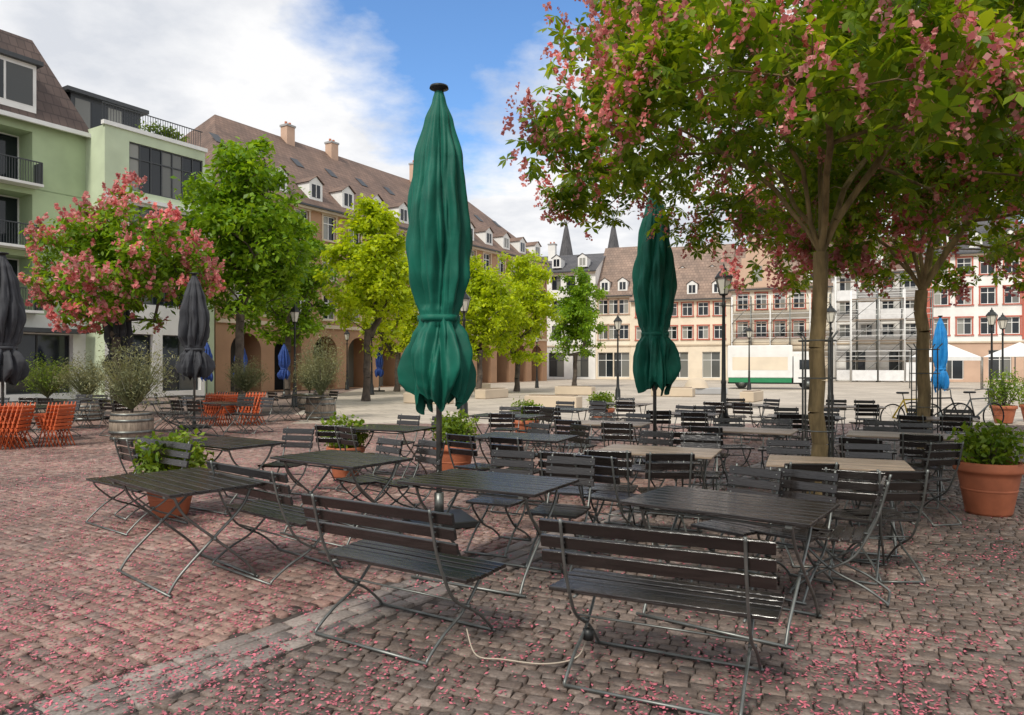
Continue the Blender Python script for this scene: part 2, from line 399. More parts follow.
def tablemesh(name,L=1.2,W=.76,slat='slat'):
    mb=MB(); n=8; g=.011; d=(W-g*(n-1))/n
    for i in range(n): mb.bbox(-L/2,L/2,-W/2+i*(d+g),-W/2+i*(d+g)+d,.728,.752+random.uniform(-.001,.001),slat)
    for s in (-1,1):
        x=s*(L/2-.12); mb.box(x-.02,x+.02,-W/2+.01,W/2-.01,.708,.7275,'steel')
        mb.tube(sidecurve([(x,-.30,.71),(x,-.22,.56),(x,.0,.36),(x,.24,.14),(x,.33,.012)]),.011,'steel')
        x2=x-s*.028
        mb.tube(sidecurve([(x2,.30,.71),(x2,.22,.56),(x2,.0,.36),(x2,-.24,.14),(x2,-.33,.012)]),.011,'steel')
        mb.tube([(x2-s*.01,0,.36),(x+s*.014,0,.36)],.016,'steel')
    xr=L/2-.12
    for y in (-.33,.33): mb.tube([(-xr-.02,y,.012),(xr+.02,y,.012)],.011,'steel')
    for y in (-.30,.30): mb.tube([(-xr,y,.700),(xr,y,.700)],.009,'steel')
    return mb.mesh(name)
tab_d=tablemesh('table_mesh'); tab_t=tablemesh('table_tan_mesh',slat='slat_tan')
def bench(x,y,a): put(bench_me,'garden_bench',(x,y,0),R(a))
def chair(x,y,a,me=None): put(me or chair_me,'folding_chair',(x,y,0),R(a))
def table(x,y,a,tan=False,near=(),far=()):
    a+=random.uniform(-5,5) if y>7 else 0
    put(tab_t if tan else tab_d,'folding_table',(x,y,0),R(a)); c,s=math.cos(R(a)),math.sin(R(a))
    for lst,sg in ((near,-1),(far,1)):
        for lx in lst:
            if y>7.2 and random.random()<.12: continue
            ly=sg*random.uniform(.54,.84); lx2=lx+random.uniform(-.10,.10)
            chair(x+lx2*c-ly*s,y+lx2*s+ly*c,a+(0 if sg<0 else 180)+random.gauss(0,15))
bench(.80,3.80,-25); table(1.42,4.72,-36,far=(-.3,.28))
bench(-.66,4.45,-32); table(-.18,5.62,-29,far=(-.32,.25))
bench(-1.92,5.90,-40); table(-1.66,7.0,-36,far=(-.3,.3))
table(-2.56,5.66,-42); bench(-3.90,7.45,-42+180+4)
two=(-.3,.3)
table(-3.35,8.45,-30,near=(-.25,),far=(.2,)); table(-1.8,10.4,-28,near=two,far=two)
table(.15,9.1,-28,near=two,far=two); table(-.1,12.9,-28,near=two,far=two)
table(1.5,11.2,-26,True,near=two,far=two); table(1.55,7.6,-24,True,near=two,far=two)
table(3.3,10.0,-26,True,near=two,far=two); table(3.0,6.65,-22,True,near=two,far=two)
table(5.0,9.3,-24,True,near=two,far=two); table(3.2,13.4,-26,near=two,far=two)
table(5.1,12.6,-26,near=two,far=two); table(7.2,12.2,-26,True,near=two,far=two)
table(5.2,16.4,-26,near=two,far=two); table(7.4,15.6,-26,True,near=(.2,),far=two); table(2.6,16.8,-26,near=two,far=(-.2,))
table(1.0,14.8,-26,near=two,far=two)
chair(2.35,5.2,60); chair(2.75,5.75,-30); chair(.55,6.9,-20); chair(.9,6.6,-35); chair(2.2,8.9,-20); chair(4.4,7.7,10); chair(4.0,8.1,-40)
for (x,y) in ((-8.8,17.5),(-6.9,17.2),(-10.3,15.6),(-11.5,18.5),(-13.2,17),(-6.2,21.5),(-9.5,21)):
    table(x,y,-25+random.uniform(-8,8),near=two,far=two)
def orangestack(x,y,a,n):
    mb=MB()
    for i in range(n):
        o=i*.085
        T=Matrix.Translation((0,o,0))@Matrix.Rotation(R(14),4,'X')
        for j in range(7): mb.bbox(-.22,.22,-.01,.01,.36+j*.075,.415+j*.075,'orange',T=T)
        for s in (-1,1):
            mb.tube([(s*.20,.04+o,.01),(s*.20,-.08+o,.42),(s*.20,-.22+o,.90)],.012,'orange')
            mb.tube([(s*.18,-.22+o,.01),(s*.18,-.04+o,.40),(s*.18,.02+o,.58)],.012,'orange')
        T=Matrix.Translation((0,o+.03,.38))@Matrix.Rotation(R(66),4,'X')
        for j in range(5): mb.bbox(-.2,.2,j*.065,j*.065+.05,-.01,.01,'orange',T=T)
    mb.obj('stacked_orange_chairs',(x,y,0),R(a))
orangestack(-9.75,14.2,95,7); orangestack(-9.2,14.6,80,4); orangestack(-7.75,19.5,70,9); orangestack(-7.0,19.7,100,6); orangestack(-10.8,14.2,60,6)

# ------------------------------------------------------------------ parasols
def parasol(name,x,y,cloth,zt,zb,rmax,seed):
    H=zt-zb
    key=[(0,.13),(.03,.20),(.10,.42),(.22,.68),(.38,.86),(.50,.90),(.60,.84),(.68,.68),(.725,.58),(.75,.60),(.79,.80),(.85,.95),(.91,.98),(.96,.90),(1.0,.74)]
    prof=[]
    for i in range(110):
        t=i/109
        for a,b in zip(key[:-1],key[1:]):
            if a[0]<=t<=b[0]: q=(t-a[0])/(b[0]-a[0]); q=q*q*(3-2*q)*.6+q*.4; r=a[1]+(b[1]-a[1])*q; break
        prof.append((r*rmax,zt-t*H))
    def fn(a,z,t):
        sw=1.1*t+.35*math.sin(t*6+seed)+.25*math.sin(2*a+seed)
        f=abs(math.sin(4*(a+sw*.45)))**.55
        f2=abs(math.sin(6.5*a+seed+4*t+math.sin(t*7)))**.7-.6
        nz=noise.noise(Vector((math.cos(a)*1.6+seed,math.sin(a)*1.6,z*2.0)))
        n2=noise.noise(Vector((math.cos(a)*5+seed,math.sin(a)*5,z*2.2)))
        low=min(1,max(0,(t-.76)/.10)); neck=1 if not(.70<t<.76) else .4
        amp=.38*min(1,t*4+.2)*neck
        v=1-amp*(1-f)+f2*.13*min(1,t*4)*neck+nz*.20*min(1,t*3)*neck+n2*.17*min(1,t*3)*neck
        v+=low*(.13*math.sin(5*a+seed)+.12*math.sin(9*a+2*seed+6*t)+.06*math.sin(21*a+5*t))-low*.05
        return v
    def zf(a,z,t):
        l=max(0,(t-.86)/.14); return l*(.07*math.sin(5*a+seed*1.3)+.05*math.sin(9*a+seed)+.09*noise.noise(Vector((math.cos(a)*2,math.sin(a)*2,seed))))
    mb=MB(); mb.lathe(prof,cloth,n=168,fn=fn,zf=zf)
    zs=zt-.735*H
    mb.lathe([(rmax*.52,zs-.035),(rmax*.61,zs-.03),(rmax*.61,zs+.03),(rmax*.52,zs+.035)],cloth,n=40,fn=lambda a,z,t:1+.06*math.sin(5*a+seed))
    mb.lathe([(0,zt+.06),(rmax*.26,zt+.055),(rmax*.28,zt+.03),(rmax*.14,zt+.015),(rmax*.12,zt-.05)],'cap',n=24)
    mb.tube([(0,0,.05),(0,0,zt)],.030,'steel',n=14)
    for k in range(8):
        a=k*math.pi/4; mb.tube([(0,0,zb+.45),(math.cos(a)*rmax*.36,math.sin(a)*rmax*.36,zb+.02)],.011,'steel',n=4)
    mb.lathe([(rmax*.50,zb+.35),(rmax*.52,zb+.15),(rmax*.46,zb+.04),(rmax*.30,zb+.00),(rmax*.1,zb+.06)],cloth,n=90,fn=lambda a,z,t:1+.16*math.sin(7*a+seed)+.07*math.sin(15*a),zf=lambda a,z,t:.05*t*math.sin(7*a))
    mb.bbox(-.33,.33,-.33,.33,.0,.07,'cap',.01); mb.tube([(0,0,.07),(0,0,.32)],.05,'steel',n=14)
    mb.obj(name,(x,y,0),R(seed*20))
parasol('closed_green_parasol',-.76,7.5,'green',4.50,1.28,.36,1)
parasol('closed_green_parasol',2.38,12.0,'green',4.62,1.28,.37,4)
parasol('closed_grey_parasol',-8.3,18.8,'grey',4.0,1.35,.42,2)
parasol('closed_grey_parasol',-12.2,22.3,'grey',4.0,1.35,.42,5)
parasol('closed_grey_parasol',-10.9,15.4,'grey',4.0,1.3,.42,3)
for (x,y,c) in ((-12.8,34,'blue'),(-11.4,36,'blue'),(-8.3,45,'blue'),(-14,33,'blue')): parasol('closed_blue_parasol',x,y,c,2.7,1.0,.28,x)
parasol('closed_blue_parasol',12.2,20.5,'azure',3.0,1.0,.22,2)

# ------------------------------------------------------------------ pots
def pot(x,y,r,h,seed,leaf='leafS',sr=(.34,.34,.24),n=1300,ls=.085):
    e=empty('potted_shrub',(x,y,0)); mb=MB()
    mb.lathe([(0,0.002),(r*.62,0.002),(r*.66,.03),(r*.86,h*.72),(r*.88,h*.80),(r*.99,h*.82),(r,h*.86),(r,h*.97),(r*.97,h),(r*.88,h),(r*.86,h*.9)],'terra',n=40)
    mb.lathe([(r*.87,h*.92),(0,h*.93)],'soil',n=24)
    mb.lathe([(r*.78,h*.45),(r*.80,h*.46),(r*.80,h*.49),(r*.785,h*.5)],'terra',n=40)
    mb.obj('terracotta_pot',(0,0,0),0,e)
    shrub('s',e,(0,0,h+sr[2]*.75),sr,n,ls,leaf,seed,.5,18)
pot(5.30,8.0,.345,.58,1)
pot(-.85,10.6,.32,.5,2); pot(-2.45,10.6,.28,.45,3); pot(-3.75,7.9,.28,.42,4,sr=(.40,.38,.28),n=2000)
pot(2.4,19.2,.34,.5,5); pot(.3,15.8,.3,.45,6); pot(14.0,20.5,.34,.5,7,sr=(.5,.5,.6)); pot(15.2,21,.34,.5,8,sr=(.5,.5,.5)); pot(-11,13.4,.34,.5,9)
def barrel(x,y,r,h,seed,sr,leaf='leafO',n=3200,ls=.085):
    e=empty('barrel_planter',(x,y,0)); mb=MB()
    st=lambda a,z,t:1-.018*(abs(math.sin(a*12))<.18)
    mb.lathe([(0,.0),(r*.84,.0),(r*.93,h*.2),(r,h*.45),(r,h*.6),(r*.95,h*.85),(r*.90,h),(r*.84,h),(r*.83,h*.92)],'barrel',n=96,fn=st)
    for z in (.1,.32,.72,.93):
        rr=r*(.90+.11*math.sin(math.pi*min(1,z+.03))); mb.lathe([(rr,h*z-.03),(rr+.012,h*z-.025),(rr+.012,h*z+.025),(rr,h*z+.03)],'steel',n=48)
    mb.lathe([(r*.84,h*.93),(0,h*.94)],'soil',n=24); mb.obj('oak_barrel',(0,0,0),0,e)
    mb=MB(); mb.tube([(0,0,h*.9),(.03,0,h+.25),(-.02,0,h+sr[2]*.9)],[.035,.028,.02],'bark2'); mb.obj('stem',(0,0,0),0,e)
    shrub('s',e,(0,0,h+.12+sr[2]*.95),sr,n,ls,leaf,seed,.22,110,'leafO')
barrel(-8.35,15.8,.44,.62,1,(.92,.88,.74)); barrel(-5.85,22,.46,.66,2,(.74,.74,.95)); barrel(-12.7,21.5,.44,.6,3,(.8,.8,.6)); barrel(-9.6,26,.44,.6,4,(.8,.8,.6)); barrel(-14.2,22,.44,.6,6,(.8,.8,.6),'leafS')
barrel(-7.6,27,.44,.6,5,(.6,.6,.6))

# ------------------------------------------------------------------ street lamps
def lamp_mesh(h=4.0):
    mb=MB()
    mb.lathe([(0,0),(.15,0),(.16,.05),(.13,.10),(.12,.45),(.09,.55),(.07,.62),(.055,1.2),(.065,1.24),(.05,1.3),(.036,h-1.0),(.05,h-.97),(.05,h-.9),(.03,h-.85),(.04,h-.72)],'cap',n=16)
    z=h-.72
    mb.lathe([(.04,z),(.10,z+.02),(.11,z+.05)],'cap',n=6,smooth=False)
    mb.lathe([(.10,z+.05),(.19,z+.42)],'lampglass',n=6,smooth=False)
    for k in range(6):
        a=k*math.pi/3; mb.tube([(.105*math.cos(a),.105*math.sin(a),z+.05),(.197*math.cos(a),.197*math.sin(a),z+.42)],.009,'cap',n=4)
    mb.lathe([(.19,z+.42),(.225,z+.42),(.22,z+.45),(.12,z+.58),(.08,z+.60),(.07,z+.65),(.03,z+.68),(.02,z+.74),(0,z+.78)],'cap',n=6,smooth=False)
    for s in (-1,1): mb.tube([(0,0,h-.95),(s*.25,0,h-.95)],.012,'cap')
    return mb.mesh('lamp_mesh')
lm=lamp_mesh()
for (x,y) in ((-8.45,28),(5.0,17),(5.0,34),(-11,48),(-7.8,40),(-1.5,22.5),(12.4,28),(20,30),(1.8,52),(22.5,33),(14.5,44)): put(lm,'street_lamp',(x,y,0),random.uniform(0,1))

# ------------------------------------------------------------------ trees
L1_=[[(-.25,-.1,.9),(-.75,-.3,1.9),(-1.6,-.8,3.0)],[(.05,.1,1.0),(.15,.2,2.2),(.0,.3,3.6)],[(.35,-.15,.7),(1.0,-.4,1.7),(1.9,-.9,2.7)],
     [(-.45,.25,.8),(-1.3,.5,1.45),(-2.4,.4,2.1)],[(.4,.3,.8),(1.2,1.0,1.6),(2.2,1.6,2.3)],[(-.1,-.45,.8),(-.4,-1.3,1.5),(-.7,-2.4,2.0)],[(-.2,.5,.9),(-.5,1.4,1.8),(-1.0,2.4,2.6)]]
make_tree('red_chestnut_tree',(3.52,8.3,0),(3.56,8.3,2.95),.082,dome_targets((3.98,8.2),(3.35,3.6),3.30,4.6,660,2,-.21,.55,.5),
  leaf='leafA',lsize=.165,nleaf=5,per=18,cr=.44,blooms=2300,bark='bark',seed=4,wid=.42,bq=(.22,.062,20,.025),limbs=L1_,bp=1.3)
make_tree('red_chestnut_tree',(7.45,13.0,0),(7.40,13.0,3.0),.105,dome_targets((8.3,13.0),(3.8,3.4),3.35,4.6,400,9,-.2,.6),
  leaf='leafA',lsize=.20,nleaf=5,per=14,cr=.46,blooms=2300,bark='bark',seed=5,wid=.42,bq=(.26,.085,14,.040),limbs=L1_)
make_tree('red_chestnut_tree',(-12.1,22,0),(-12.1,22,2.5),.12,ell_targets((-12.1,22,4.75),(2.8,2.6,1.95),230,3),
  leaf='leafB',lsize=.24,per=44,cr=.45,blooms=850,seed=6,bq=(.26,.10,12,.06))
def decid(n,x,y,cz,rx,rz,leaf,seed,nt=200,per=58,fork=None):
    make_tree(n,(x,y,0),(x+.1,y,fork or cz-rz*.8),.15,ell_targets((x+.2,y,cz),(rx,rx,rz),nt,seed,hole=-.16),leaf=leaf,lsize=.25,per=per,cr=.50,seed=seed,wid=.6)
decid('plane_tree',-10.3,27,6.6,2.6,3.7,'leafB',11,260,62)
decid('linden_tree',-6.7,33,6.0,2.2,3.4,'leafY',12,220,62)
decid('plane_tree',-11.6,37,6.0,2.6,3.6,'leafB',13)
decid('linden_tree',.3,45,5.3,2.7,3.6,'leafY',14)
decid('linden_tree',4.6,53,5.4,2.2,3.7,'leafB',15)
decid('linden_tree',-1.9,41,4.9,2.0,3.0,'leafY',16)
decid('linden_tree',-7.2,45,5.3,2.4,3.6,'leafY',17)
def guard(x,y,r=.2,h=1.95):
    mb=MB()
    for k in range(4):
        a=k*math.pi/2+.5; mb.tube([(r*math.cos(a),r*math.sin(a),0),(r*math.cos(a),r*math.sin(a),h),(r*1.35*math.cos(a),r*1.35*math.sin(a),h+.08)],.011,'steel',n=6)
    for z in (.25,.9,1.5,h-.02):
        mb.tube([(r*math.cos(a),r*math.sin(a),z) for a in [i*math.pi/12 for i in range(25)]],.008,'steel',n=5,caps=False)
    mb.obj('tree_guard',(x,y,0))
guard(3.52,8.3,.2); guard(7.45,13.0,.24)

# ------------------------------------------------------------------ buildings
def bmat(k,c,**kw): M[k]=mat(k,c,.85,.12,.6,bmp=.1,bscale=12,**kw)
bmat('w_green',(.44,.54,.33)); bmat('w_palegreen',(.54,.62,.44)); bmat('w_sand',(.40,.235,.14)); bmat('w_trim',(.58,.48,.36)); bmat('w_white',(.80,.79,.76))
bmat('w_beige',(.76,.66,.52)); bmat('w_cream',(.80,.74,.61)); bmat('w_red',(.46,.13,.09)); bmat('w_stone',(.55,.38,.28)); bmat('w_grey',(.36,.36,.36))
M['r_brown']=tilemat('roof_brown_tile',(.21,.14,.11)); M['r_dark']=tilemat('roof_dark_tile',(.12,.085,.075)); M['r_slate']=tilemat('roof_slate',(.11,.11,.12)); M['r_tan']=tilemat('roof_tan_tile',(.31,.225,.18))
M['anth']=mat('anthracite_frame',(.05,.055,.06),.5,.1,3)
M['copper']=mat('green_copper',(.10,.22,.22),.6,.2,2); M['net']=mat('scaffold_tarp',(.75,.75,.75),.7,.1,2); M['vgreen']=mat('van_green',(.02,.22,.09),.4,.1,3)
M['tyre']=mat('rubber',(.02,.02,.02),.8,.2,3); M['yellow']=mat('yellow_paint',(.6,.42,.03),.4,.1,3)

class Facade:
    def __init__(s,name,org,ang):
        s.e=empty(name,(org[0],org[1],0),ang); s.W=MB(); s.G=MB(); s.F=MB(); s.R=MB()
    def band(s,x0,x1,z0,z1,wins,wz0,wz1,wall,y=0,rev=.16,frame='white',trim=None,mull=1,trans=1,arch=False,glass='glass'):
        W=s.W; q=lambda a,b,c,d:W.quad((a,y,c),(b,y,c),(b,y,d),(a,y,d),wall)
        if not wins: q(x0,x1,z0,z1); return
        if wz0>z0: q(x0,x1,z0,wz0)
        if wz1<z1: q(x0,x1,wz1,z1)
        px=x0
        for a,b in wins:
            q(px,a,wz0,wz1); px=b
            yr=y+rev
            W.quad((a,y,wz0),(a,yr,wz0),(a,yr,wz1),(a,y,wz1),wall); W.quad((b,y,wz0),(b,yr,wz0),(b,yr,wz1),(b,y,wz1),wall)
            W.quad((a,y,wz0),(b,y,wz0),(b,yr,wz0),(a,yr,wz0),wall); W.quad((a,y,wz1),(b,y,wz1),(b,yr,wz1),(a,yr,wz1),wall)
            n=mull+1
            for i in range(n):
                pa=a+(b-a)*i/n; pb=a+(b-a)*(i+1)/n
                s.G.quad((pa,yr,wz0),(pb,yr,wz0),(pb,yr,wz1),(pa,yr,wz1),glass)
            if frame:
                t=.06; F=s.F
                F.box(a,a+t,yr-.05,yr-.004,wz0,wz1,frame); F.box(b-t,b,yr-.05,yr-.004,wz0,wz1,frame)
                F.box(a+t,b-t,yr-.05,yr-.004,wz0,wz0+t,frame); F.box(a+t,b-t,yr-.05,yr-.004,wz1-t,wz1,frame)
                for i in range(1,n): c=a+(b-a)*i/n; F.box(c-t*.5,c+t*.5,yr-.052,yr-.006,wz0+t,wz1-t,frame)
                if trans: zz=wz0+(wz1-wz0)*.68; F.box(a+t,b-t,yr-.048,yr-.008,zz-.03,zz+.03,frame)
            if trim:
                t=.13; F=s.F
                F.box(a-t,a-.002,y-.05,y+.02,wz0,wz1,trim); F.box(b+.002,b+t,y-.05,y+.02,wz0,wz1,trim)
                F.box(a-t-.03,b+t+.03,y-.08,y+.02,wz1+.002,wz1+t,trim); F.box(a-t-.06,b+t+.06,y-.12,y+.02,wz0-.12,wz0-.002,trim)
            if arch:
                r=(b-a)/2; cx=(a+b)/2; zs=wz1-r
                for sg in (-1,1):
                    pts=[(cx+sg*r,y+.004,wz1)]+[(cx+sg*r*math.cos(t),y+.004,zs+r*math.sin(t)) for t in [k*math.pi/16 for k in range(9)]]
                    W.add(pts,[tuple(range(len(pts)))],wall)
        q(px,x1,wz0,wz1)
    def block(s,x0,x1,z1,depth,wall,y=0):
        W=s.W; W.quad((x0,y,0),(x0,depth,0),(x0,depth,z1),(x0,y,z1),wall); W.quad((x1,y,0),(x1,depth,0),(x1,depth,z1),(x1,y,z1),wall)
        W.quad((x0,depth,0),(x1,depth,0),(x1,depth,z1),(x0,depth,z1),wall)
    def gable(s,x0,x1,ze,zr,depth,roof,wall,hip=0,ov=.4):
        R_=s.R; ym=depth/2
        a=(x0-ov*.4,-ov,ze); b=(x1+ov*.4,-ov,ze); c=(x1+ov*.4,depth+ov,ze); d=(x0-ov*.4,depth+ov,ze); r0=(x0+hip-ov*.4*(hip==0),ym,zr); r1=(x1-hip+ov*.4*(hip==0),ym,zr)
        R_.add([a,b,r1,r0],[(0,1,2,3)],roof); R_.add([c,d,r0,r1],[(0,1,2,3)],roof)
        if hip: R_.add([a,d,r0],[(0,2,1)],roof); R_.add([b,c,r1],[(0,1,2)],roof)
        else:
            s.W.add([(x0,0,ze),(x0,depth,ze),(x0,ym,zr-.1)],[(0,1,2)],wall); s.W.add([(x1,0,ze),(x1,depth,ze),(x1,ym,zr-.1)],[(0,1,2)],wall)
        s.F.box(x0-ov*.4,x1+ov*.4,-ov-.08,-ov+.06,ze-.14,ze-.02,'anth'); s.F.box(x0,x1,-ov+.08,-.005,ze-.3,ze-.03,'w_trim')
    def dormer(s,x,z,y,w,h,dep,front='white',roof='r_brown'):
        F=s.F; F.box(x-w/2,x+w/2,y,y+dep,z,z+h,front); s.G.quad((x-w*.32,y-.012,z+.15*h),(x+w*.32,y-.012,z+.15*h),(x+w*.32,y-.012,z+.9*h),(x-w*.32,y-.012,z+.9*h),'glass')
        F.box(x-.03,x+.03,y-.03,y-.014,z+.15*h,z+.9*h,front)
        o=.12; k=w*.42
        s.R.add([(x-w/2-o,y-o,z+h),(x,y-o,z+h+k),(x,y+dep+.4,z+h+k),(x-w/2-o,y+dep+.4,z+h),(x+w/2+o,y-o,z+h),(x+w/2+o,y+dep+.4,z+h)],[(0,1,2,3),(4,1,2,5)],roof)
        F.add([(x-w/2,y-.003,z+h),(x+w/2,y-.003,z+h),(x,y-.003,z+h+k*.9)],[(0,1,2)],front)
    def chimney(s,x,y,z0,z1,w=.9,k='w_stone'):
        s.F.box(x-w/2,x+w/2,y-.35,y+.35,z0,z1,k); s.F.box(x-w/2-.06,x+w/2+.06,y-.41,y+.41,z1+.002,z1+.15,'w_grey')
        for d in (-.2,.2): s.F.tube([(x+d*w*1.2,y,z1+.15),(x+d*w*1.2,y,z1+.4)],.1,'terra',n=8)
    def done(s):
        for mb,n in ((s.W,'walls'),(s.G,'windows'),(s.F,'frames_and_trim'),(s.R,'roof')):
            if mb.v: mb.obj(n,(0,0,0),0,s.e)
def cols(x0,x1,n,w):
    p=(x1-x0)/n; return [(x0+p*(i+.5)-w/2,x0+p*(i+.5)+w/2) for i in range(n)]
VA=math.atan2(.85,.526)
def onV(t,off=0): return (-17.5+.526*t+.85*off,41+.85*t-.526*off)

B=Facade('green_apartment_building',onV(-24),VA)
L1=17.4
B.band(0,L1,0,4,cols(.6,L1-.4,5,2.9),.3,3.1,'w_white',rev=.4,frame='anth',mull=1,trans=0)
B.F.box(.3,L1-.3,-.9,-.005,3.15,3.35,'anth')
logg=[(1.2,4.6),(6.2,9.6),(11.0,15.0)]
for z in (4,6.9,9.8):
    B.band(0,L1,z,z+2.95 if z<9 else 12.9,logg,z+.15,z+2.65,'w_green',rev=1.3,frame='white',mull=2,trans=0)
    for a,b in logg:
        B.F.box(a-.15,b+.15,-.75,1.2,z+.02,z+.14,'w_white')
        for i in range(int((b-a)/.11)+1): xx=a+i*.11; B.F.box(xx-.012,xx+.012,-.70,-.68,z+.16,z+1.1,'anth')
        B.F.box(a-.1,b+.1,-.72,-.66,z+1.1,z+1.15,'anth')
        for xx in (a-.1,b+.1): B.F.box(xx-.02,xx+.02,-.72,0,z+.16,z+1.14,'anth')
B.block(0,L1,12.9,13,'w_green')
zr=17.6
B.R.add([(-.3,-.35,12.9),(L1+.2,-.35,12.9),(L1-1.4,2.2,zr),(-.3,2.2,zr),(L1+.2,13,12.9),(L1-1.4,11,zr),(-.3,11,zr)],[(0,1,2,3),(1,4,5,2),(3,2,5,6)],'r_dark')
B.F.box(-.3,L1+.25,-.5,-.352,12.75,12.95,'white')
for x in (2.6,8,13.2):
    B.F.box(x-1.9,x+1.9,-.15,2.2,13.3,15.5,'w_white'); B.R.box(x-2.1,x+2.1,-.4,2.3,15.503,15.7,'anth')
    for i in range(3): a=x-1.75+i*1.2; B.G.quad((a,-.16,13.6),(a+1.1,-.16,13.6),(a+1.1,-.16,15.3),(a,-.16,15.3),'glass')
bx0,bx1,by=17.4,22.8,-1.7
B.band(bx0,bx1,0,4,cols(bx0,bx1,2,2.2),.3,3.2,'w_white',y=by,rev=.3,frame='anth',trans=0)
for z in (4,7):
    B.band(bx0,bx1,z,z+3,[(bx0+1.2,bx1-.3)],z+.7,z+2.6,'w_white',y=by,rev=.2,frame='anth',mull=5,trans=0)
B.band(bx0,bx1,10,13.2,[(bx0+1.2,bx1-.12)],10.3,12.7,'w_palegreen',y=by,rev=.12,frame='anth',mull=6,trans=1)
B.W.quad((bx0,by,0),(bx0,0,0),(bx0,0,13.2),(bx0,by,13.2),'w_palegreen'); B.W.quad((bx1,by,0),(bx1,10,0),(bx1,10,13.2),(bx1,by,13.2),'w_palegreen')
B.W.quad((bx0,by,13.2),(bx1,by,13.2),(bx1,10,13.2),(bx0,10,13.2),'w_white'); B.F.box(bx0-.1,bx1+.1,by-.1,by+.15,13.203,13.4,'white')
B.F.box(bx0+1.1,bx1,by-.25,by-.004,9.75,9.95,'white')
B.F.box(bx0-.2,bx0+3.4,1.0,6,13.21,15.2,'anth'); B.F.box(bx0-.5,bx0+3.7,.7,6.3,15.203,15.4,'anth')
for i in range(4): a=bx0+i*.82; B.G.quad((a,.985,13.5),(a+.74,.985,13.5),(a+.74,.985,15.0),(a,.985,15.0),'glass')
for i in range(40): xx=bx0+i*.135; B.F.box(xx-.01,xx+.01,by+.2,by+.22,13.4,14.3,'anth')
B.F.box(bx0,bx1,by+.18,by+.24,14.3,14.34,'anth')
B.band(22.8,24.6,0,12.9,None,0,0,'w_palegreen')
B.done()
e=empty('terrace_plants',(*onV(-3.2,1.2),13.3),VA); shrub('p',e,(0,0,.45),(1.3,.35,.4),700,.2,'leafS',3,.5,10)

B=Facade('long_sandstone_building',onV(.7),VA); L=39.5
B.band(0,L,0,4.1,cols(.5,L-.5,12,2.2),.02,3.6,'w_sand',rev=1.6,frame=None,mull=0,arch=True)
for z in (4.1,6.8,9.5):
    B.band(0,L,z,z+2.7,cols(.4,L-.4,16,1.15),z+.65,z+2.3,'w_sand',trim='w_trim')
B.F.box(0,L,-.14,-.004,4.12,4.36,'w_trim'); B.block(0,L,12.2,14,'w_sand')
B.gable(0,L,12.2,18.9,14,'r_brown','w_sand',hip=5)
sl=6.7/7.4
for i in range(13):
    x=1.8+i*3.0; B.dormer(x,12.7,.15,1.15,1.15,1.8)
for i in range(11):
    x=3+i*3.3; y=3.6; z=12.2+(y+.4)*sl; B.F.add([(x-.35,y,z+.06),(x+.35,y,z+.06),(x+.35,y+.8,z+.06+.8*sl),(x-.35,y+.8,z+.06+.8*sl)],[(0,1,2,3)],'anth')
for x,z in ((11,19.6),(15.5,19.5),(26,20.3)): B.chimney(x,6.6,17.6,z,.75)
B.done()

QA=math.atan2(-.353,.935)
def onQ(t,off=0): return (5+.935*t-.353*off,85-.353*t-.935*off)
def far(name,t0,t1,ze,zr,wall,roof,nw,storeys,trim=None,ground='w_beige',fr='white',hip=0,dorm=0,off=0,depth=11,ww=1.1,fh=3.1,gh=3.8):
    L=t1-t0-.03; B=Facade(name,onQ(t0,off),QA)
    B.band(0,L,0,gh,cols(.3,L-.3,max(2,int(L/3)),1.9),.25,3.1,ground,rev=.25,frame=fr)
    z=gh; fh=(ze-gh)/storeys
    for i in range(storeys): B.band(0,L,z,z+fh,cols(.3,L-.3,nw,ww),z+.28*fh,z+.84*fh,wall,trim=trim,frame=fr); z+=fh
    B.F.box(0,L,-.12,-.004,gh-.02,gh+.14,'w_trim')
    B.block(0,L,ze,depth,wall); B.gable(0,L,ze,zr,depth,roof,wall,hip=hip)
    for i in range(dorm): B.dormer((i+.5)*L/dorm,ze+.5,.1,1.1,1.15,1.6,roof=roof)
    return B,L
B,L=far('white_town_house',-4.5,5,12.6,15.4,'w_white','r_slate',5,3,None,'w_white','anth',hip=0,dorm=3); B.chimney(3,4,14,16.5,k='w_white'); B.done()
B,L=far('gabled_town_house',5,9.2,9.6,16.0,'w_cream','r_tan',3,2,'w_stone',dorm=2); B.done()
B,L=far('beige_town_house',9.2,20,8.9,15.6,'w_beige','r_tan',6,2,'w_red',dorm=4,off=.4)
for i in range(3): B.dormer(2+i*3.3,11.8,3.0,.9,.8,1.4,roof='r_tan')
B.chimney(8.8,5.5,14.6,16.6,1.0,'w_stone'); B.done()
B,L=far('red_framed_town_house',20,30,9.8,15.0,'w_cream','r_tan',5,2,'w_red',dorm=3)
for i in range(5): B.F.box(.2+i*.45,5.2-i*.45,-.25,.05,9.8+i*1.1,9.8+(i+1)*1.1-.003,'w_stone')
B.G.quad((2.2,-.262,10.6),(3.2,-.262,10.6),(3.2,-.262,12.2),(2.2,-.262,12.2),'glass'); B.chimney(8,5,14.2,16.1); B.done()
B,L=far('cream_town_house',30,38.5,11,15.5,'w_white','r_brown',4,3,'w_white',ground='w_white',dorm=3); B.done()
B,L=far('red_and_white_town_house',38.5,47,12.5,17.5,'w_white','r_slate',4,3,'w_red',ground='w_stone',dorm=3,off=.5,ww=1.25)
for x in (0.25,L-.25): B.F.box(x-.25,x+.25,-.1,-.004,4.1,12.2,'w_red')
B.done()
B,L=far('cream_town_house',47,58,11.5,16,'w_cream','r_brown',5,3,'w_red',dorm=4); B.done()
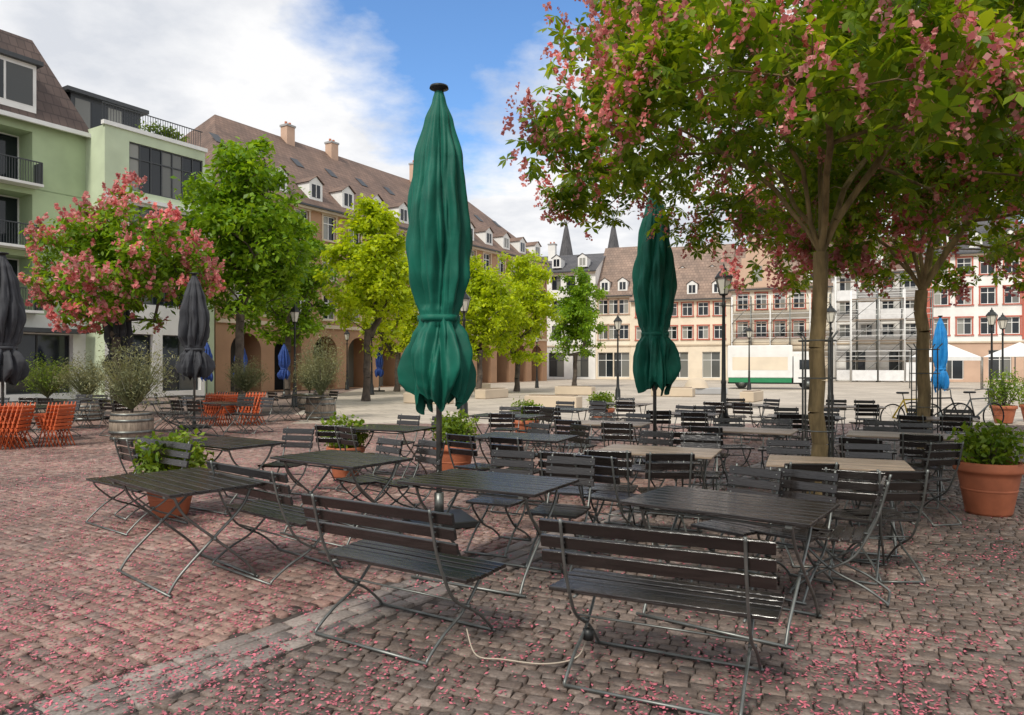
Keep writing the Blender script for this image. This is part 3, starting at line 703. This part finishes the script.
B,L=far('white_town_house',58,75,12.5,17,'w_white','r_brown',8,3,'w_stone',dorm=5); B.done()
def spire(x,y,h):
    mb=MB(); mb.box(-2,2,-2,2,0,h-8,'w_grey'); mb.lathe([(2.4,h-8),(1.2,h-6.3),(.9,h-4.5),(.35,h-1.5),(.0,h)],'r_slate',n=8,smooth=False)
    mb.tube([(0,0,h-.2),(0,0,h+1)],.06,'copper'); mb.obj('church_spire',(x,y,0))
spire(8.9,118,25.5); spire(17.2,122,26.5)
def scaffold(t0,t1,h,off,tarp=False):
    mb=MB(); n=int((t1-t0)/1.9); W=(t1-t0)
    for i in range(n+1):
        x=i*W/n
        for y in (0,-1.0): mb.tube([(x,y,0),(x,y,h+.9)],.06,'steel' if i%2 else 'white',n=5)
    z=2.0
    while z<=h+.01:
        mb.box(0,W,-.95,-.05,z,z+.06,'slat_tan')
        for dz in (.5,1.0): mb.tube([(0,-1.0,z+dz),(W,-1.0,z+dz)],.035,'white',n=4)
        for i in range(0,n,2): mb.tube([(i*W/n,-1.03,z-2),((i+1)*W/n,-1.03,z)],.035,'steel',n=4)
        z+=2.0
    if tarp:
        rng=random.Random(3)
        for i in range(n):
            for j in range(int(h//2)):
                if rng.random()<.30:
                    a=i*W/n+.08; b=(i+1)*W/n-.08; z0=j*2+.15; z1=z0+rng.choice((1.0,1.75))
                    mb.add([(a,-1.08,z0),(b,-1.10,z0),(b,-1.08,z1),(a,-1.12,z1)],[(0,1,2,3)],'net')
    mb.obj('scaffolding',(*onQ(t0,off),0),QA)
scaffold(20.2,29.8,8,.6); scaffold(30.3,38.2,10,.6,True); scaffold(31.5,38.4,8,3.4,True)
def truck(x,y,a,L=4.2,h=3.0,w=2.2):
    mb=MB(); mb.bbox(0,L,0,w,.75,h,'white',.05); mb.box(.05,L-.05,-.015,w+.015,.45,.74,'vgreen')
    mb.box(.3,L-.3,-.012,-.002,1.3,2.2,'w_beige')
    pr=[(L+.08,.45),(L+1.75,.45),(L+1.80,1.05),(L+1.62,1.35),(L+1.30,2.15),(L+.08,2.25)]
    vs=[(px,.1,pz) for px,pz in pr]+[(px,w-.1,pz) for px,pz in pr]; n=len(pr)
    mb.add(vs,[tuple(range(n)),tuple(range(2*n-1,n-1,-1))]+[(i,i+n,(i+1)%n+n,(i+1)%n) for i in range(n)],'white')
    mb.add([(L+.45,.094,1.35),(L+1.45,.094,1.35),(L+1.2,.094,2.0),(L+.45,.094,2.0)],[(0,1,2,3)],'glass')
    mb.add([(L+1.63,.25,1.40),(L+1.63,w-.25,1.40),(L+1.36,w-.25,2.08),(L+1.36,.25,2.08)],[(0,1,2,3)],'glass')
    mb.box(0,L+1.7,.3,w-.3,.35,.449,'cap')
    for xx in (.9,L+1.0):
        for yy in (.0,w-.24): mb.tube([(xx,yy,.38),(xx,yy+.24,.38)],.38,'tyre',n=20); mb.tube([(xx,yy-.01,.38),(xx,yy+.25,.38)],.2,'steel',n=14)
    mb.obj('white_box_truck',(x,y,0),R(a))
truck(15.0,50,-16)
def container(x,y,a,L,h):
    mb=MB(); mb.bbox(0,L,0,2.4,.1,h,'white',.04)
    for i in range(int(L/.3)): mb.box(.1+i*.3,.22+i*.3,-.03,-.002,.3,h-.2,'w_white')
    mb.box(L*.4,L*.4+.9,-.06,-.032,.15,2.1,'w_grey'); mb.obj('site_container',(x,y,0),R(a))
container(25,69,-20,4,2.9)
def tent(x,y):
    mb=MB()
    for a in (0,3):
        for b in (0,3): mb.tube([(a,b,0),(a,b,2.2)],.04,'steel')
    mb.add([(0,0,2.2),(3,0,2.2),(3,3,2.2),(0,3,2.2),(1.5,1.5,3.2)],[(0,1,4),(1,2,4),(2,3,4),(3,0,4)],'white'); mb.box(0,3,-.02,.02,1.95,2.2,'white'); mb.obj('market_tent',(x,y,0),.3)
tent(29,48); tent(33.5,47)
def block(x,y,a,L=2.2,w=.6,h=.45):
    mb=MB(); mb.bbox(-L/2,L/2,-w/2,w/2,.0,h,'w_trim',.025); mb.box(-L/2+.15,L/2-.15,-w/2+.08,w/2-.08,h+.002,h+.04,'slat_tan'); mb.obj('stone_bench',(x,y,0),R(a))
for x,y,a in ((-3.6,31,-28),(-1.0,36,60),(1.6,28,-28),(3.5,40,-28),(-2.2,46,60),(8.5,38,-28),(11,33,60)): block(x,y,a)
mb=MB(); mb.bbox(-1.6,1.6,-.6,.6,0,.35,'w_grey',.03); mb.lathe([(.7,.35),(.6,.6),(.4,.85),(0,.9)],'w_trim',n=18); mb.obj('fountain_basin',(10.5,41,0))

def bicycle(x,y,a,col):
    mb=MB()
    for cx in (-.52,.52):
        mb.tube([(cx+.33*math.cos(t),0,.34+.33*math.sin(t)) for t in [i*math.pi/14 for i in range(29)]],.018,'tyre',n=6,caps=False)
        for k in range(10): t=k*math.pi/5; mb.tube([(cx,0,.34),(cx+.32*math.cos(t),0,.34+.32*math.sin(t))],.0025,'steel',n=3)
    P=dict(bb=(-.08,0,.30),st=(-.22,0,.78),hd=(.36,0,.80),hb=(.40,0,.66),r=(-.52,0,.34),f=(.52,0,.34))
    for u,v in (('bb','st'),('bb','hb'),('st','hd'),('bb','r'),('st','r'),('hd','f')): mb.tube([P[u],P[v]],.02,col)
    mb.tube([P['st'],(-.25,0,.93)],.013,'steel'); mb.bbox(-.38,-.12,-.07,.07,.93,.98,'cap',.015)
    mb.tube([P['hd'],(.34,0,1.0),(.30,.0,1.02)],.013,'steel'); mb.tube([(.22,-.28,1.0),(.32,-.1,1.03),(.32,.1,1.03),(.22,.28,1.0)],.012,'steel')
    mb.tube([(-.08,-.1,.30),(-.08,.1,.30)],.06,'cap',n=12); mb.obj('bicycle',(x,y,0),R(a))
bicycle(10.0,18.0,8,'yellow'); bicycle(11.0,18.7,-20,'cap'); bicycle(11.9,18.4,15,'steel')

pts=sidecurve([(-.26,4.12,.14),(-.20,4.02,.03),(-.05,3.98,.022),(.18,3.92,.022),(.36,3.95,.05),(.42,3.98,.17)],8)
mb=MB(); mb.tube(pts,.0045,'cable',n=6)
o=len(mb.v); mb.lathe([(0,-.03),(.03,-.028),(.03,.028),(0,.03)],'cap',n=12)
for i in range(o,len(mb.v)): x,y,z=mb.v[i]; mb.v[i]=(x+.42,y+3.96,z+.17)
mb.obj('security_cable')

# ------------------------------------------------------------------ world / light / camera
SUNEL=48; sd=Vector((-.42,-.80,0)).normalized()*math.cos(R(SUNEL))+Vector((0,0,math.sin(R(SUNEL))))
w=bpy.data.worlds.new('World'); scene.world=w; w.use_nodes=True; nt=w.node_tree; bg=nt.nodes['Background']
sky=nt.nodes.new('ShaderNodeTexSky'); sky.sky_type='NISHITA'; sky.sun_disc=False; sky.sun_elevation=R(SUNEL); sky.sun_rotation=math.atan2(sd.x,sd.y)%(2*math.pi)
sky.air_density=1.0; sky.dust_density=.4; sky.ozone_density=1.5
tc=nt.nodes.new('ShaderNodeTexCoord'); sp=nt.nodes.new('ShaderNodeSeparateXYZ'); nt.links.new(tc.outputs['Generated'],sp.inputs[0])
def mth(op,a,b):
    n=nt.nodes.new('ShaderNodeMath'); n.operation=op
    for i,v in enumerate((a,b)):
        if isinstance(v,(int,float)): n.inputs[i].default_value=v
        else: nt.links.new(v,n.inputs[i])
    return n.outputs[0]
zz=mth('ADD',mth('MAXIMUM',sp.outputs[2],0.0),.20)
cb=nt.nodes.new('ShaderNodeCombineXYZ'); nt.links.new(mth('DIVIDE',sp.outputs[0],zz),cb.inputs[0]); nt.links.new(mth('DIVIDE',sp.outputs[1],zz),cb.inputs[1]); cb.inputs[2].default_value=7.7
n1=noise_t(nt,cb.outputs[0],1.15,9,.58); n2=noise_t(nt,cb.outputs[0],2.4,7,.58)
# one wide gap in the cloud cover, toward the north-ahead upper sky
dst=nt.nodes.new('ShaderNodeVectorMath'); dst.operation='DISTANCE'; nt.links.new(tc.outputs['Generated'],dst.inputs[0]); dst.inputs[1].default_value=(0.0,.87,.50)
mr=nt.nodes.new('ShaderNodeMapRange'); nt.links.new(dst.outputs['Value'],mr.inputs['Value'])
for k_,v_ in (('From Min',.0),('From Max',.34),('To Min',.24),('To Max',-.10)): mr.inputs[k_].default_value=v_
n1b=mth('SUBTRACT',n1,mr.outputs[0])
cov=ramp(nt,n1b,(0,0,0),(1,1,1),.38,.52)
cc=ramp(nt,n2,(7.4,7.7,8.3),(10.3,10.3,10.4),.36,.58)
sk=mixc(nt,1.0,sky.outputs[0],(1.35,1.8,2.2),'MULTIPLY')
out=mixc(nt,cov,sk,cc); nt.links.new(out,bg.inputs[0]); bg.inputs[1].default_value=.097
ld=bpy.data.lights.new('sun','SUN'); ld.energy=2.8; ld.angle=R(10); ld.color=(1,.94,.83)
lo=bpy.data.objects.new('sun',ld); COL.objects.link(lo); lo.rotation_euler=(-sd).to_track_quat('-Z','Y').to_euler(); lo.location=(0,-10,30)
cd=bpy.data.cameras.new('camera'); cam=bpy.data.objects.new('camera',cd); COL.objects.link(cam); cam.location=(0,0,1.65); cam.rotation_euler=(R(90),0,0)
cd.lens=25.3; cd.sensor_width=36; cd.shift_y=.0073; cd.clip_end=2000; cd.clip_start=.05; scene.camera=cam
scene.view_settings.view_transform='Standard'; scene.view_settings.look='None'; scene.view_settings.exposure=0
